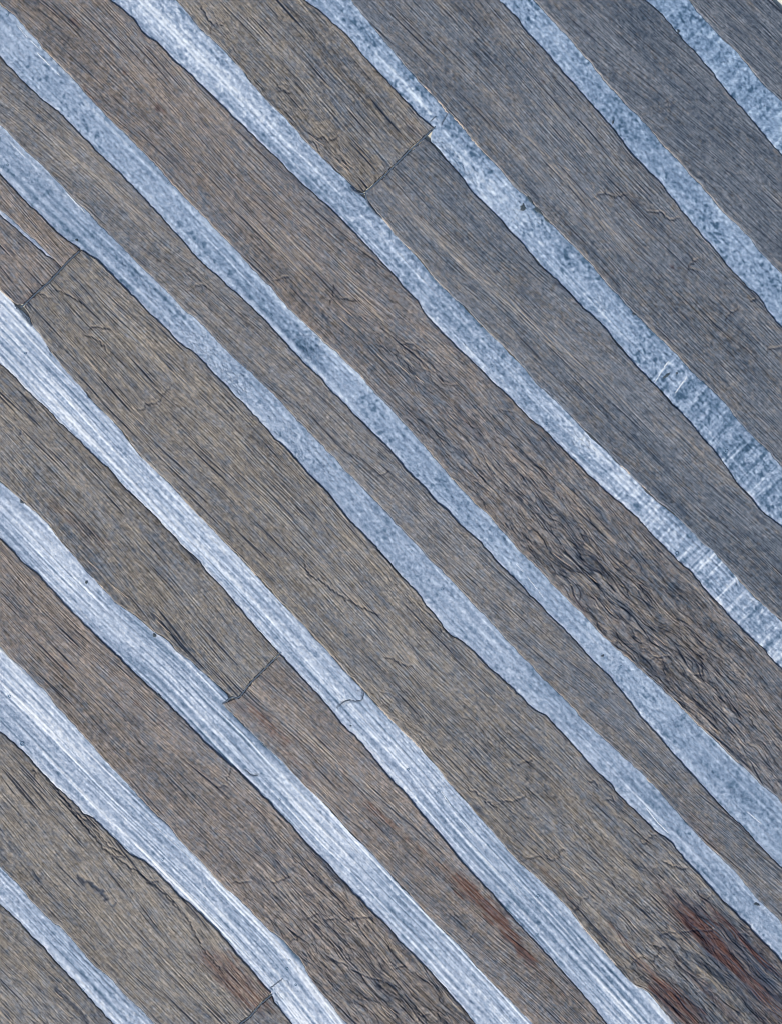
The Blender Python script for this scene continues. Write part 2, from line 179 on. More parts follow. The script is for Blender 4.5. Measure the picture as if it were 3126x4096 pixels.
# ------------------------------------------------------------------ mesh building
def tag(o, label=None, cat=None, group=None, kind=None):
    if label: o['label'] = label
    if cat: o['category'] = cat
    if group: o['group'] = group
    if kind: o['kind'] = kind
    return o
def solid_grid(name, X, Y, Z, zb, attrs, mat, nlast=None):
    """closed slab: relief grid on top, skirt down to zb, plain bottom"""
    ns, ntt = X.shape; n = ns*ntt
    top = np.stack([X, -Y, Z], -1).reshape(-1,3)
    idx = np.arange(n).reshape(ns, ntt)
    loop = np.concatenate([idx[0,:], idx[1:,-1], idx[-1,-2::-1], idx[-2:0:-1,0]])
    sk = top[loop].copy(); sk[:,2] = zb; m = len(loop); V = np.concatenate([top, sk])
    quads = np.stack([idx[:-1,:-1], idx[:-1,1:], idx[1:,1:], idx[1:,:-1]], -1).reshape(-1,4)
    lb = n+np.arange(m); side = np.stack([loop, lb, np.roll(lb,-1), np.roll(loop,-1)], -1)
    F = np.concatenate([quads, side])
    # orientation: make the top face up
    a, b, c = V[quads[0,0]], V[quads[0,1]], V[quads[0,2]]
    if np.cross(b-a, c-b)[2] < 0: F = F[:, ::-1]
    me = bpy.data.meshes.new(name); nf = len(F)
    me.vertices.add(len(V)); me.vertices.foreach_set('co', (V.astype(np.float32)/1000.0*np.array([1,1,1],np.float32)).ravel())
    bot = lb[::-1] if np.cross(b-a, c-b)[2] >= 0 else lb
    me.loops.add(nf*4+m); me.loops.foreach_set('vertex_index', np.concatenate([F.ravel(), bot]).astype(np.int32))
    me.polygons.add(nf+1); me.polygons.foreach_set('loop_start', np.append(np.arange(nf)*4, nf*4).astype(np.int32))
    sm = np.zeros(nf+1, bool); sm[:nf] = True; me.polygons.foreach_set('use_smooth', sm)
    for an, arr in attrs.items():
        at = me.color_attributes.new(an, 'FLOAT_COLOR', 'POINT'); full = np.zeros((len(V),4), np.float32); full[:,3] = 1
        flat = np.stack([a_.ravel() for a_ in arr], -1); full[:n,:flat.shape[1]] = flat; full[n:,:flat.shape[1]] = flat[loop]
        at.data.foreach_set('color', full.ravel())
    me.update(calc_edges=True); me.validate()
    me.materials.append(mat); o = bpy.data.objects.new(name, me); COL.objects.link(o); return o
# ------------------------------------------------------------------ materials
def nodes_of(m): m.use_nodes = True; return m.node_tree.nodes, m.node_tree.links
def mathn(ns, ls, op, a, b=None, clamp=False):
    n = ns.new('ShaderNodeMath'); n.operation = op; n.use_clamp = clamp
    for i, v in enumerate((a, b)):
        if v is None: continue
        if isinstance(v, (int,float)): n.inputs[i].default_value = v
        else: ls.new(v, n.inputs[i])
    return n.outputs[0]
def mixc(ns, ls, f, a, b, bt='MIX'):
    n = ns.new('ShaderNodeMix'); n.data_type = 'RGBA'; n.blend_type = bt; n.clamp_factor = True
    for sock, v in ((n.inputs[0],f),(n.inputs[6],a),(n.inputs[7],b)):
        if isinstance(v, (int,float)): sock.default_value = v
        elif isinstance(v, tuple): sock.default_value = v if len(v)==4 else (*v,1)
        else: ls.new(v, sock)
    return n.outputs[2]
def ntex(ns, ls, vec, scale, det=2, rough=.5):
    n = ns.new('ShaderNodeTexNoise'); n.inputs['Scale'].default_value = scale; n.inputs['Detail'].default_value = det; n.inputs['Roughness'].default_value = rough; ls.new(vec, n.inputs['Vector']); return n
def wood_material(name, tan):
    m = bpy.data.materials.new(name); ns, ls = nodes_of(m); b = ns['Principled BSDF']
    A = ns.new('ShaderNodeAttribute'); A.attribute_name = 'grain'; B = ns.new('ShaderNodeAttribute'); B.attribute_name = 'hue'
    sa = ns.new('ShaderNodeSeparateColor'); ls.new(A.outputs['Color'], sa.inputs[0]); sb = ns.new('ShaderNodeSeparateColor'); ls.new(B.outputs['Color'], sb.inputs[0])
    tone, dark_lines, redm = sa.outputs; warm, blue, lite = sb.outputs
    tc = ns.new('ShaderNodeTexCoord'); mp = ns.new('ShaderNodeMapping'); mp.inputs['Rotation'].default_value = (0,0,math.radians(42)); ls.new(tc.outputs['Object'], mp.inputs[0])
    st = ns.new('ShaderNodeMapping'); st.inputs['Scale'].default_value = (.28,1,1); ls.new(mp.outputs[0], st.inputs[0])
    g1 = ntex(ns, ls, st.outputs[0], 330, 1); g2 = ntex(ns, ls, tc.outputs['Object'], 150, 2, .8); g3 = ntex(ns, ls, tc.outputs['Object'], 9, 3)
    cool = mixc(ns, ls, tone, (.050,.074,.110), (.262,.285,.325)); wrm = mixc(ns, ls, tone, (.095,.082,.068), tan)
    wf = mathn(ns, ls, 'ADD', warm, mathn(ns, ls, 'MULTIPLY', mathn(ns, ls, 'SUBTRACT', g2.outputs[0], .5), .9), True)
    c = mixc(ns, ls, wf, cool, wrm)
    c = mixc(ns, ls, mathn(ns, ls, 'MULTIPLY', blue, .8), c, (.030,.058,.105))
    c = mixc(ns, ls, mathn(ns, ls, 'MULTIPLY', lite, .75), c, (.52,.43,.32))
    rc = mixc(ns, ls, tone, (.022,.009,.012), (.185,.068,.038))
    c = mixc(ns, ls, mathn(ns, ls, 'MULTIPLY', redm, .85), c, rc)
    c = mixc(ns, ls, mathn(ns, ls, 'MULTIPLY', dark_lines, .95, True), c, (.010,.021,.045))
    gg = mathn(ns, ls, 'ADD', mathn(ns, ls, 'ADD', mathn(ns, ls, 'MULTIPLY', g1.outputs[0], 1.9), mathn(ns, ls, 'MULTIPLY', g2.outputs[0], 1.7)), -.77); cc = ns.new('ShaderNodeCombineColor'); [ls.new(gg, cc.inputs[i]) for i in range(3)]
    c = mixc(ns, ls, .85, c, cc.outputs[0], 'MULTIPLY')
    ls.new(c, b.inputs['Base Color']); b.inputs['Roughness'].default_value = .62; b.inputs['Specular IOR Level'].default_value = .25
    bp = ns.new('ShaderNodeBump'); bp.inputs['Strength'].default_value = .55; bp.inputs['Distance'].default_value = .0012
    hh = mathn(ns, ls, 'ADD', mathn(ns, ls, 'MULTIPLY', g1.outputs[0], .7), mathn(ns, ls, 'MULTIPLY', g2.outputs[0], .5)); ls.new(hh, bp.inputs['Height']); ls.new(bp.outputs[0], b.inputs['Normal'])
    return m
def glaze_material():
    m = bpy.data.materials.new('pale_blue_glaze'); ns, ls = nodes_of(m); b = ns['Principled BSDF']
    A = ns.new('ShaderNodeAttribute'); A.attribute_name = 'glaze'; sa = ns.new('ShaderNodeSeparateColor'); ls.new(A.outputs['Color'], sa.inputs[0]); tone, dark, deep = sa.outputs
    tc = ns.new('ShaderNodeTexCoord'); g = ntex(ns, ls, tc.outputs['Object'], 260, 2, .7); vo = ns.new('ShaderNodeTexVoronoi'); vo.inputs['Scale'].default_value = 62; ls.new(tc.outputs['Object'], vo.inputs['Vector'])
    t2 = mathn(ns, ls, 'ADD', tone, mathn(ns, ls, 'MULTIPLY', mathn(ns, ls, 'SUBTRACT', g.outputs[0], .5), 1.0), True)
    r = ns.new('ShaderNodeValToRGB'); ls.new(t2, r.inputs[0]); e = r.color_ramp.elements
    e[0].position = 0; e[0].color = (.055,.110,.180,1); e[1].position = 1; e[1].color = (.84,.88,.93,1)
    for ps, cl in ((.25,(.115,.190,.280,1)),(.5,(.275,.355,.482,1)),(.75,(.500,.578,.700,1))): x = e.new(ps); x.color = cl
    c = mixc(ns, ls, deep, r.outputs[0], mixc(ns, ls, .65, r.outputs[0], (.56,.76,.90), 'MULTIPLY'))
    sp = mathn(ns, ls, 'LESS_THAN', vo.outputs['Distance'], .10); c = mixc(ns, ls, mathn(ns, ls, 'MULTIPLY', sp, .45), c, (.05,.09,.15))
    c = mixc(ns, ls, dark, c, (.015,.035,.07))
    ls.new(c, b.inputs['Base Color']); b.inputs['Roughness'].default_value = .5; b.inputs['Specular IOR Level'].default_value = .3
    bp = ns.new('ShaderNodeBump'); bp.inputs['Strength'].default_value = .35; bp.inputs['Distance'].default_value = .0008; ls.new(g.outputs[0], bp.inputs['Height']); ls.new(bp.outputs[0], b.inputs['Normal'])
    return m
def plain(name, col, rough=.7, sc=120, var=.35, bump=.5):
    m = bpy.data.materials.new(name); ns, ls = nodes_of(m); b = ns['Principled BSDF']; tc = ns.new('ShaderNodeTexCoord'); g = ntex(ns, ls, tc.outputs['Object'], sc, 3, .65)
    c = mixc(ns, ls, g.outputs[0], tuple(x*(1-var) for x in col), tuple(min(x*(1+var),1) for x in col)); ls.new(c, b.inputs['Base Color']); b.inputs['Roughness'].default_value = rough
    bp = ns.new('ShaderNodeBump'); bp.inputs['Strength'].default_value = bump; bp.inputs['Distance'].default_value = .001; ls.new(g.outputs[0], bp.inputs['Height']); ls.new(bp.outputs[0], b.inputs['Normal']); return m
WOOD = wood_material('weathered_grey_wood', (.385,.345,.310)); WOOD_Y = wood_material('weathered_olive_wood', (.402,.353,.298)); WOOD_R = wood_material('weathered_brown_wood', (.398,.328,.284)); GLAZE = glaze_material()
PAPER = plain('cream_paper', (.86,.82,.70), .8, 60, .05, .2); SEAM = plain('slate_filler', (.085,.12,.17), .7, 260, .5, .8)
DEBRIS = plain('dark_crust', (.05,.075,.095), .6, 300, .6, .9); CLEAR = plain('bubble_film', (.16,.27,.40), .3, 200, .2, .2); FIBRE = plain('pale_lint', (.62,.58,.52), .8, 200, .2, .3)
# ------------------------------------------------------------------ the backing sheet the strips are stuck on
bm_v = [(-3,3,-.004),(W+3,3,-.004),(W+3,-H-3,-.004),(-3,-H-3,-.004)]
me = bpy.data.meshes.new('backing_paper'); me.from_pydata(bm_v, [], [(3,2,1,0)]); me.materials.append(PAPER); bk = bpy.data.objects.new('ground', me); COL.objects.link(bk)
tag(bk, 'cream white backing sheet showing at the top right corner', None, None, 'structure')
if 1: bk['kind'] = 'structure'
# ------------------------------------------------------------------ boards
ZG, ZP = 7.0, 12.5      # glaze and board heights above the backing, in thousandths
LIM = {}
def board(label, qmin_f, qmax_f, p0, p1, start=None, end=None, seed=0, tone=.5, warm=.5, rel=1.0, contr=1.0, tilt=0.0, wild=0.0, slot=None, blue=1.0, mat=None):
    pm = (p0+p1)/2; wmax = np.max(qmax_f(np.linspace(p0,p1,60))-qmin_f(np.linspace(p0,p1,60)))
    nt_ = int(wmax/2.1)+8; ns_ = int((p1-p0)/3.3)+2
    t = np.linspace(0,1,nt_); e = 2.5/wmax; t = np.unique(np.concatenate([[0,e*.25,e*.6,e,e*1.6],t[2:-2],[1-e*1.6,1-e,1-e*.6,1-e*.25,1]]))
    s = np.linspace(0,1,ns_)
    if end is not None or start is not None: s = np.unique(np.concatenate([s, [0.3/ns_,.6/ns_,1-.6/ns_,1-.3/ns_]]))
    Sg, T = np.meshgrid(s, t, indexing='ij')
    qa = lambda pp: qmin_f(pp)+(qmax_f(pp)-qmin_f(pp))*T
    P0 = np.full_like(T, p0) if start is None else start(qa(np.full_like(T,p0)))
    P1 = np.full_like(T, p1) if end is None else end(qa(np.full_like(T,p1)))
    Pp = P0+(P1-P0)*Sg; Q = qa(Pp)
    if start is not None or end is not None:            # ends follow the joint line
        for _ in range(2):
            P0 = P0 if start is None else start(qmin_f(P0)+(qmax_f(P0)-qmin_f(P0))*T); P1 = P1 if end is None else end(qmin_f(P1)+(qmax_f(P1)-qmin_f(P1))*T)
        Pp = P0+(P1-P0)*Sg; Q = qa(Pp)
    X, Y = xy(Pp, Q)
    wid = qmax_f(Pp)-qmin_f(Pp); dmin = T*wid; dmax = (1-T)*wid; de = np.minimum(dmin, dmax)
    dend = np.full_like(T, 999.0)
    if start is not None: dend = np.minimum(dend, Pp-P0)
    if end is not None: dend = np.minimum(dend, P1-Pp)
    # grain coordinates
    o1, o2 = seed*731.0, seed*517.0
    wl = wild if not callable(wild) else wild(X,Y)
    mid = (qmin_f(Pp)+qmax_f(Pp))*.5
    lam = np.exp(-de/45.0)
    wq = 15*samp(N['w1'],Pp+o1,Q+o2)+3.0*samp(N['w2'],Pp+o1,Q+o2) + (.15+2.0*wl)*samp(N['w3'],Pp+o1,Q+o2)+ 2.0*wl*samp(N['w2'],Pp*1.7+o2,Q*1.7) + tilt*(Pp-pm)
    q2 = Q+o2+wq; p2 = Pp+o1
    edgeq = np.where(dmin<dmax, Q-qmin_f(Pp), Q-qmax_f(Pp))+o2       # close to an edge the grain runs along it
    def G(k, kp=1.0, kq=1.0): return samp(N[k],p2*kp,q2*kq)
    fine = G('fine'); fine2 = G('fine2'); med = G('med'); s1 = G('s1'); s2 = G('s2'); s3 = G('s3'); s4 = G('s4'); band = G('band'); patch = G('patch'); broad = G('broad')
    fe = samp(N['fine'],p2,edgeq); fine = fine*(1-lam)+fe*lam
    s2b = samp(N['s2'],p2+900,q2*1.0+.04*Pp+400)
    mod = .55+.45*sstep(-.9,1.1,samp(N['lrg'],p2*1.3,Q+o2)) ; 
    cr = msamp(crack,X,Y); te = msamp(tear,X,Y); rd = msamp(red,X,Y); dk = msamp(darkst,X,Y)
    sc = G('scale')
    rdg = lambda n, w: np.exp(-(n/w)**2)
    hair = rdg(G('net'),.10)*sstep(-.1,.9,samp(N['lrg'],p2*1.2+500,q2*3)) + rdg(samp(N['net'],p2+1500,q2*1.15-.05*p2),.09)*sstep(.2,1.1,samp(N['lrg'],p2+1900,q2*3))
    scal = np.clip(wl*(rdg(G('net2'),.17)*sstep(-.3,.8,samp(N['net3'],p2+300,q2)) + .8*rdg(samp(N['net2'],p2*.8+700,q2+.22*p2),.16)*sstep(0,.9,samp(N['net3'],p2+900,q2)) + .8*rdg(G('net3'),.12)), 0, 1.2)
    fine3 = G('fine3')
    stroke = np.clip(1.6*np.clip(s1-.36,0,1)*mod + 2.1*np.clip(s2-.24,0,1) + 1.8*np.clip(s2b-.32,0,1)*mod + 1.2*np.clip(s3-.45,0,1)*(.4+wl) + wl*(2.2*np.clip(samp(N['s1'],p2+50,q2+.17*p2)-.3,0,1)+2.0*np.clip(samp(N['s1'],p2+800,q2-.2*p2)-.34,0,1)), 0, 1.3)*contr
    irr = .35+.65*sstep(-.8,.9,samp(N['patch'],p2*.45+333,q2*.6)); fine = fine*irr; fine3 = fine3*irr
    stroke = np.clip(.62*stroke+.30*hair*contr+.72*scal, 0, 1.2)
    lines = (np.clip(-fine-.9,0,2)*.20+np.clip(-fine3-1.1,0,2)*.15*mod)*contr
    Z = ZP + rel*(.42*fine+.35*fine2+.28*fine3+.12*med+.25*band - 2.3*stroke - 4.2*cr - 3.2*te + wl*(1.4*sc+2.2*sstep(-.1,.1,G('net2'))+1.2*sstep(-.1,.1,G('net3'))) + .25*G('blob'))
    Z += .8*broad*rel
    if slot is not None: Z -= 0
    round_ = lambda d, r: np.sqrt(np.clip(1-np.clip(1-d/r,0,1)**2,0,1))
    k = round_(de,5.0)*round_(dend,4.0); Z = Z*k + (ZG-2.5)*(1-k)
    coolpos = sstep(-200,3300, X-Y*.5+300)
    tn = tone+.03-.13*coolpos + .055*fine*contr+.07*fine2+.03*fine3+.02*med+.04*band+.05*broad -.03*patch + .06*G('blob')+.11*samp(N['gr'],p2,Q)-.05*wl+wl*(.075*np.clip(G('net2'),-1.6,1.6)+.06*np.clip(G('scale'),-1.5,2))
    dark_lines = np.clip(stroke*.95 + lines + .7*np.clip(te*1.3-.3,0,1) + cr*.72 + .25*np.clip(s4-.35,0,1)*contr, 0, 1)  # navy darkening along grain strokes, cracks and tears
    wm = warm -.08 + .05*samp(N['broad'],p2*1.9+300,q2*1.4) +.08*samp(N['patch'],p2*1.3+700,q2*1.1) + .05*samp(N['band'],p2+1200,q2) + .10*samp(N['blob'],p2+900,q2)+.06*samp(N['fine'],p2+900,q2)+.16*samp(N['gr'],p2+700,Q) - .42*(coolpos-.22)
    corner_st = np.clip(gauss_xy(X,Y,3020,3980,330,130)+.8*gauss_xy(X,Y,2840,3770,260,50)+.8*gauss_xy(X,Y,3000,3790,220,60)+.7*gauss_xy(X,Y,2740,4030,160,70),0,1); tn = tn-.15*corner_st; rd = np.maximum(rd, .95*corner_st*sstep(.0,1.2,samp(N['band'],p2*1.5+77,q2)+.5*fine)); 
    bl = np.clip(.75*corner_st*sstep(-.6,.9,G('band')+.4*G('patch'))+.38*np.clip(s4-.18,0,1)+.11*np.clip(patch-.5,0,2)+te*.75+dk, 0, 1)*blue
    lt = np.clip(.32*np.clip(band-1.1,0,2)*sstep(-.5,1.5,fine+fine2) + .55*wl*np.clip(sc-.3,0,1.5)*sstep(-.2,.8,fine) + .2*np.clip(med-1.7,0,1),0,1)
    lt = np.clip(lt+.55*np.clip(msamp(crack,X-1,Y+6)-.5*cr,0,1)*(.3+.7*(coolpos<9)),0,1)  # lit lip of each crack, painted pale just above it
    lt = np.clip(lt+.6*msamp(pale,X,Y)*(.4+.6*sstep(-1,1,fine+.6*G('patch'))),0,1)
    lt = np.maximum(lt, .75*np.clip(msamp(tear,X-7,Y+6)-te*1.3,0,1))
    lip = np.exp(-dmax/2.2)*np.clip(.35+.5*samp(N['lrg'],Pp*2+o1,Q),0,.8); lt = np.clip(lt+lip, 0, 1)  # sunlit look of the lower left edge, painted as a pale rim
    o = solid_grid('wood_board', X*1.0, Y, Z, 0.0, dict(grain=(np.clip(tn,0,1),dark_lines,np.clip(rd*1.5*(.35+.65*sstep(-1.2,.9,G('fine')+.8*med)),0,1)), hue=(np.clip(wm,0,1),bl,lt)), mat or WOOD)
    LIM[o.name] = (qmin_f, qmax_f, p0, p1)
    tag(o, label, 'board', 'weathered wood boards laid diagonally'); return o
SH = lambda f, d: (lambda p: f(p)+d)
PA = -330
ends = {k: end_fn(v, 50+i*7+j) for i,(a) in enumerate((J1,J2,J3,J4)) for j,(k,v) in enumerate([((i,0),a[0]),((i,1),a[1])])}
corner = edge_fn([(3092,0),(3107,15),(3126,36)], 5, .8)
wild_p4 = lambda X,Y: 1.15*sstep(2700,3700,X+Y)*(.35+.65*gauss_xy(X,Y,2450,2420,900,190)) + .45*gauss_xy(X,Y,1500,1300,300,60)
wild_p6 = lambda X,Y: .7*sstep(5400,6800,X+Y)+.15
wild_p8 = lambda X,Y: .75*sstep(4000,5100,X+Y)+.1
wild_p3 = lambda X,Y: .5*gauss_xy(X,Y,1200,560,420,55)+.06
B0 = board('narrow blue-grey board in the top right corner beside cream paper', corner, E[1,'U'], 1700, 2900, seed=1, tone=.45, warm=.24, contr=1.15, tilt=0.01)
B1 = board('smooth blue-grey board between the two blue strips nearest the top right corner', E[1,'L'], E[2,'U'], 1250, 3400, seed=2, tone=.45, warm=.36, contr=.75, rel=.8, tilt=0.05)
B2 = board('broad grey-brown board from top edge to right edge below the second blue strip', E[2,'L'], E[3,'U'], 700, 4050, seed=3, tone=.47, warm=.50, contr=1.05, tilt=-0.01)
e3a, e3b = edge_fn(S3LA, 103), edge_fn(S3LB, 303); e4a, e4b = edge_fn(S4UA, 204), edge_fn(S4UB, 304)
B3 = board('yellowish wrinkled board ending at the joint near the top centre', e3a, e4a, 250, 1578, end=ends[0,0], seed=4, tone=.56, warm=.78, contr=1.45, wild=wild_p3, blue=1.1, mat=WOOD_Y, tilt=-0.04)
B4 = board('smooth purplish-grey board starting below the top centre joint', e3b, e4b, 1590, 4300, start=ends[0,1], seed=5, tone=.44, warm=.45, contr=.85, rel=.85, tilt=0.03)
B5 = board('long brown-grey board from the top left corner, buckled towards the right edge', E[4,'L'], E[5,'U'], PA, 4700, seed=6, tone=.47, warm=.66, contr=1.0, wild=wild_p4, mat=WOOD_R, tilt=0)
B6 = board('slim even-grained board running unbroken from the left edge to the lower right edge', E[5,'L'], E[6,'U'], PA, 5350, seed=7, tone=.47, warm=.55, contr=.8, rel=.85, tilt=0.055)
sl = (E[11,'L'], E[11,'U'])
e7a, e7b = edge_fn(S7UA, 207), edge_fn(S7UB, 307)
# the short board at the left edge is split by a narrow blue sliver: upper half, lower half joined beyond its tip
ptip = to_pq([(216,1034)])[0][0]
def split_edge(fn, side, body):                         # edge that follows the sliver, then meets in the middle beyond its tip
    return lambda p: np.where(p < ptip, fn(p), fn(np.full_like(p, ptip))+(p-ptip)*.02+body)
up_q = split_edge(E[11,'U'], 0, 0.0); lo_q = split_edge(E[11,'L'], 0, 0.0)
mq = lambda p: (up_q(p)+lo_q(p))/2
up2 = lambda p: np.where(p < ptip, np.minimum(up_q(p), mq(p)), mq(p)-.3); lo2 = lambda p: np.where(p < ptip, np.maximum(lo_q(p), mq(p)), mq(p)+.3)
B7 = board('short brown board piece above the thin blue sliver at the left edge', E[6,'L'], up2, PA, 925, end=ends[1,0], seed=8, tone=.45, warm=.68, contr=1.15, mat=WOOD_R, tilt=-0.02)
B8 = board('short dark-lined board piece below the thin blue sliver at the left edge', lo2, e7a, PA, 925, end=ends[1,0], seed=9, tone=.45, warm=.64, contr=1.5, mat=WOOD_R, tilt=-0.05)
B9 = board('very long board starting at the left joint, stained rust red at bottom right', E[6,'L'], e7b, 940, 5450, start=ends[1,1], seed=10, tone=.50, warm=.66, contr=1.1, wild=wild_p6, blue=1.25, mat=WOOD_Y, tilt=0)
e8a, e8b = edge_fn(S8UA, 208), edge_fn(S8UB, 308)
B10 = board('olive-grey board from the left edge ending at the joint left of centre', E[7,'L'], e8a, PA, 2640, end=ends[2,0], seed=11, tone=.51, warm=.62, contr=1.2, blue=1.2, mat=WOOD_Y, tilt=-0.03)
B11 = board('brown board starting at the lower left joint with dark red stains along it', E[7,'L'], e8b, 2650, 4900, start=ends[2,1], seed=12, tone=.46, warm=.66, contr=1.0, mat=WOOD_R, tilt=0.035)
B12 = board('reddish brown unbroken board from the left edge, flaking near the bottom edge', E[8,'L'], E[9,'U'], 1100, 4500, seed=13, tone=.47, warm=.70, contr=1.15, wild=wild_p8, mat=WOOD_R, tilt=0)
B13 = board('tan board with a torn gouge and lifted upper edge at the lower left', E[9,'L'], E[10,'U'], 1750, 3575, end=ends[3,0], seed=14, tone=.53, warm=.72, contr=1.05, wild=lambda X,Y:.2+0*X, mat=WOOD_Y, tilt=-0.035)
B14 = board('small end of a plain grey board at the bottom edge below the last joint', E[9,'L'], E[10,'U'], 3585, 4000, start=ends[3,1], seed=15, tone=.47, warm=.52, contr=.8, tilt=0.03)
B15 = board('tan grey board filling the bottom left corner, with a dark slit near the bottom edge', E[10,'L'], lambda p: E[10,'L'](p)*0+2990, 2300, 3500, seed=16, tone=.54, warm=.60, contr=1.2, wild=lambda X,Y:.2+0*X, mat=WOOD_Y, tilt=-0.02)
# ------------------------------------------------------------------ pale blue glaze strips
swl = np.zeros(MN, np.float32); swd = np.zeros(MN, np.float32)
def squiggles(cx, cy, rx, ry, n, amp=1.0):
    for i in range(n):
        u = random.gauss(0,rx); v = random.gauss(0,ry); x = cx+(u-v)/R2; y = cy+(u+v)/R2; a = random.uniform(0,6.28); pts = [(x,y)]
        for k in range(random.randint(3,6)): a += random.uniform(-1.3,1.3); x += 7*math.cos(a); y += 7*math.sin(a); pts.append((x,y))
        line(swl, pts, amp*random.uniform(.4,1), 1.5, 1.0)
squiggles(600,1150,90,28,30,.7); squiggles(690,1300,70,30,26,.8); squiggles(840,1430,70,30,60,.9); squiggles(950,1520,40,30,40,1.0); squiggles(1150,1740,90,28,34,.8); squiggles(1290,1860,60,25,22,.7); squiggles(170,680,110,35,24,.6)
squiggles(1790,610,75,16,60,.9); squiggles(2110,870,60,22,16,.7); squiggles(2340,1765,35,16,18,.9); squiggles(560,4050,60,35,60,.9); squiggles(1105,3995,14,12,20,.9); squiggles(2890,3190,60,30,12,.5); squiggles(2400,1210,20,14,14,.9); squiggles(2950,3720,60,25,24,.6)
line(swl, [(1350,2828),(1372,2806),(1398,2802),(1420,2808),(1446,2802),(1455,2775),(1445,2756),(1428,2760)], 1.3, 2.2, 2.0, False); line(swl, [(1350,2828),(1380,2812),(1402,2806)], 1, 2, 2)
line(swl, [(1630,3165),(1660,3150),(1700,3146),(1750,3144),(1795,3145)], .45, 2.2, 2.0); line(swl, [(1762,500),(1790,452)], 1, 1.6, 2); line(swl, [(1718,487),(1742,462)], 1, 1.8, 2)
line(swl, [(1080,3955),(1130,3915)], .9, 1.8, 1); line(swl, [(1120,3930),(1150,3922),(1160,3940),(1140,3958)], .7, 1.6, 1); line(swl, [(980,3078),(1000,3097),(1015,3104),(1032,3102),(1034,3096),(1020,3096)], 1.2, 2.6, 1.0, False)
line(swl, [(2946,2325),(2946,2342)], 1, 1.6, 1); line(swl, [(3030,2412),(3044,2404),(3058,2412)], 1, 1.6, 1); line(swl, [(1855,1368),(1866,1385)], 1, 1.8, 1)
for i in range(70):                                    # netted crinkle patch on the fifth strip
    a = random.gauss(1.75,.45); x = random.gauss(1238,26); y = random.gauss(1385,26); l = random.uniform(8,30); line(swl, [(x,y),(x+l*math.cos(a),y+l*math.sin(a))], random.uniform(.4,.9), 1.3, 1.6)
line(swl, [(1175,1355),(1195,1340),(1250,1338),(1282,1352),(1280,1375),(1258,1398),(1250,1425),(1232,1446)], .9, 1.6, 3, False)
for i in range(240):                                   # small dark pits scattered over the glaze
    x = random.uniform(0,3126); y = random.uniform(0,4096); splat(swd, np.array([x]), np.array([y]), np.array([random.uniform(.4,1)]), random.choice([1.5,1.5,2,2.6]))
brights = [(200,1450,420,90,.05),(700,2000,420,60,.04),(300,2980,420,70,.06),(30,1330,120,90,.10),(1400,40,120,9,.3),(1660,390,110,7,.3),(1900,690,200,10,.3),(2120,930,200,9,.28),(2400,1240,180,9,.3),(650,90,200,6,.3),(930,390,300,6,.25),(1010,500,260,6,.22),(180,200,200,6,.2),(1100,640,260,14,.15),(120,620,260,9,.25),(2100,3600,300,6,.2),(2200,3760,300,5,.25),(2010,3480,200,5,.25),(60,120,160,50,.05),(900,3100,400,50,.08),(1650,3800,500,50,.05),(140,2870,190,32,.42),(60,2760,260,50,.22),(420,3060,300,45,.18),(100,2010,260,55,.22),(480,2350,380,40,.20),(800,2700,300,38,.16),(900,2860,160,20,.14),(40,1250,200,70,.22),(260,1560,240,40,.20),(600,1950,380,35,.18),(880,2270,200,22,.12),
 (760,190,480,70,.20),(780,200,420,9,.28),(720,190,420,7,.25),(840,230,380,7,.25),(1150,560,260,50,.10),(330,420,520,45,.07),(150,640,260,60,.10),(420,900,300,40,.06),(900,420,300,22,.10),(60,80,160,7,.3),(200,260,130,6,.25),(1440,70,120,12,.2),(1600,310,150,8,.25),(1800,600,220,12,.28),(2290,1110,280,10,.22),(2470,1310,200,10,.3),(350,810,60,4,.4),(250,720,180,6,.3),(30,620,120,8,.25),
 (1120,1180,160,12,.12),(1590,1000,160,12,.15),(1160,2540,160,14,.18),(1300,2740,110,20,.16),(1480,3600,300,16,.12),(2480,4020,160,60,.3),(3070,3780,110,40,.22),(1780,3080,400,9,.2),(1860,3300,320,6,.25),(2560,3200,120,4,.35),(2620,3300,60,4,.4),(1800,3900,360,10,.14),(1440,3400,380,9,.16),
 (2170,720,60,8,.0),(2100,2260,160,5,.3),(2210,2330,90,4,.25),(2240,1790,30,14,.2),(2370,1790,60,14,.3),(1330,4060,180,50,.1),(1180,4060,90,50,.25),(560,4010,160,20,.12),(330,3900,260,18,.08)]
